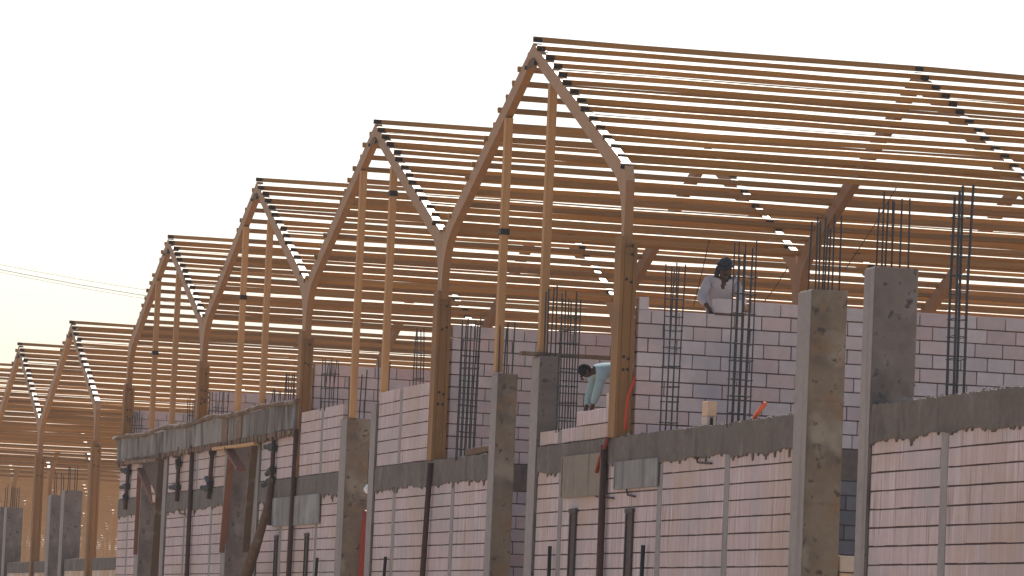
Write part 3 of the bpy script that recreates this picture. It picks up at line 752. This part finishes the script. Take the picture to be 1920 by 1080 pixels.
# man laying a block on the cross wall: stands behind it on a trestle board, faces +X
Zf=-2.72
J=dict(pelvis=(-.28,0,.90),waist=(-.20,0,1.08),chest=(-.06,0,1.27),neckb=(.00,0,1.39),neck=(.07,0,1.42),head=(.14,-.01,1.50),face=(1,-.05,-.42),
  shL=(.0,.20,1.36),shR=(.0,-.20,1.36),elL=(.06,.275,1.10),elR=(.05,-.31,1.13),wrL=(.25,.24,.98),wrR=(.25,-.255,.985),hdL=(.31,.225,.91),hdR=(.31,-.24,.91),
  hipL=(-.28,.10,.84),hipR=(-.28,-.10,.84),knL=(-.22,.11,.46),knR=(-.26,-.12,.46),anL=(-.30,.12,.08),anR=(-.34,-.12,.08),cuff=.75,
  vneck=(1.40,1.24,.062))
make_person('man in white shirt and dark head wrap leaning over the cross wall with a block',(-.33,1.49,Zf),0,J,SHIRT,True,Zf)
# the block he holds
m=MB(); m.cbox(-.10,.10,-.2,.2,0,.19,.006); o=m.build('held_block',BLKW); o.location=(.02,1.475,-1.815); o.rotation_euler=(-.02,0,.03); tag(o,'pale block held by the man in the head wrap on top of the wall','block')
m=MB(); 
for i in range(9): m.box(-.085,.085,-.2+i*.045,-.2+i*.045+.044,0,.022+rnd(0,.008))
o=m.build('mortar_bed',MORT); o.location=(.02,1.475,-1.843); tag(o,'dark mortar bed under the block held by the man','mortar')

# second worker, bent over the facade wall; faces -Y
J=dict(pelvis=(-.62,0,.98),waist=(-.44,0,1.03),chest=(-.20,0,1.04),neckb=(-.05,0,1.02),neck=(.0,0,1.0),head=(.07,0,.95),face=(.55,0,-.85),
  shL=(-.12,.18,1.00),shR=(-.12,-.18,1.00),elL=(-.05,.22,.73),elR=(-.06,-.22,.73),wrL=(.01,.18,.50),wrR=(.0,-.18,.50),hdL=(.03,.17,.43),hdR=(.02,-.17,.43),
  hipL=(-.62,.10,.92),hipR=(-.62,-.10,.92),knL=(-.56,.12,.50),knR=(-.60,-.12,.50),anL=(-.62,.13,.08),anR=(-.66,-.13,.08),cuff=.9)
make_person('dark-haired worker in a pale teal shirt bending down beside the right end post',(-2.0,.15,-3.56),-math.pi/2,J,TEAL,False,-3.52)
m=MB(); blocks(m,'x',-1.35,-.27,-.095,.095,.2,1); m.build('x',BLK) if False else None
t=thing('loose_blocks','short row of white block pieces under the hands of the bending worker','blocks',(-1.05,.095,-3.335))
m=MB(); blocks(m,'x',-1.05,.75,-.095,.09,.205,1,gapz=.008); m.build('blocks',BLK,t)
m=MB(); m.cbox(.45,.80,-.085,.06,.206,.40,.006); m.build('top_block',PALE,t)

# trestle boards the two men stand on
def platform(x0,x1,y0,y1,z,label):
    t=thing('trestle_platform',label,'work platform',((x0+x1)/2,(y0+y1)/2,GZ)); hx,hy=(x1-x0)/2,(y1-y0)/2
    n=3 if hx<hy else 3
    for i in range(3):
        m=MB()
        if hx<hy: m.cbox(-hx+i*2*hx/3+.01,-hx+(i+1)*2*hx/3-.01,-hy,hy,z-GZ-.05,z-GZ,.005)
        else: m.cbox(-hx,hx,-hy+i*2*hy/3+.01,-hy+(i+1)*2*hy/3-.01,z-GZ-.05,z-GZ,.005)
        m.build('board',OLDWOOD,t)
    for sx in (-1,1):
        for sy in (-1,1):
            m=MB(); m.bar((sx*(hx-.06),sy*(hy-.06),0),(sx*(hx-.06),sy*(hy-.06),z-GZ-.052),.08,.08); m.build('leg',OLDWOOD,t)
platform(-1.05,-.40,.6,2.4,Zf,'timber trestle platform behind the cross wall under the man in the head wrap')
platform(-2.5,-1.4,.55,1.2,-3.56,'timber trestle platform under the bending worker')
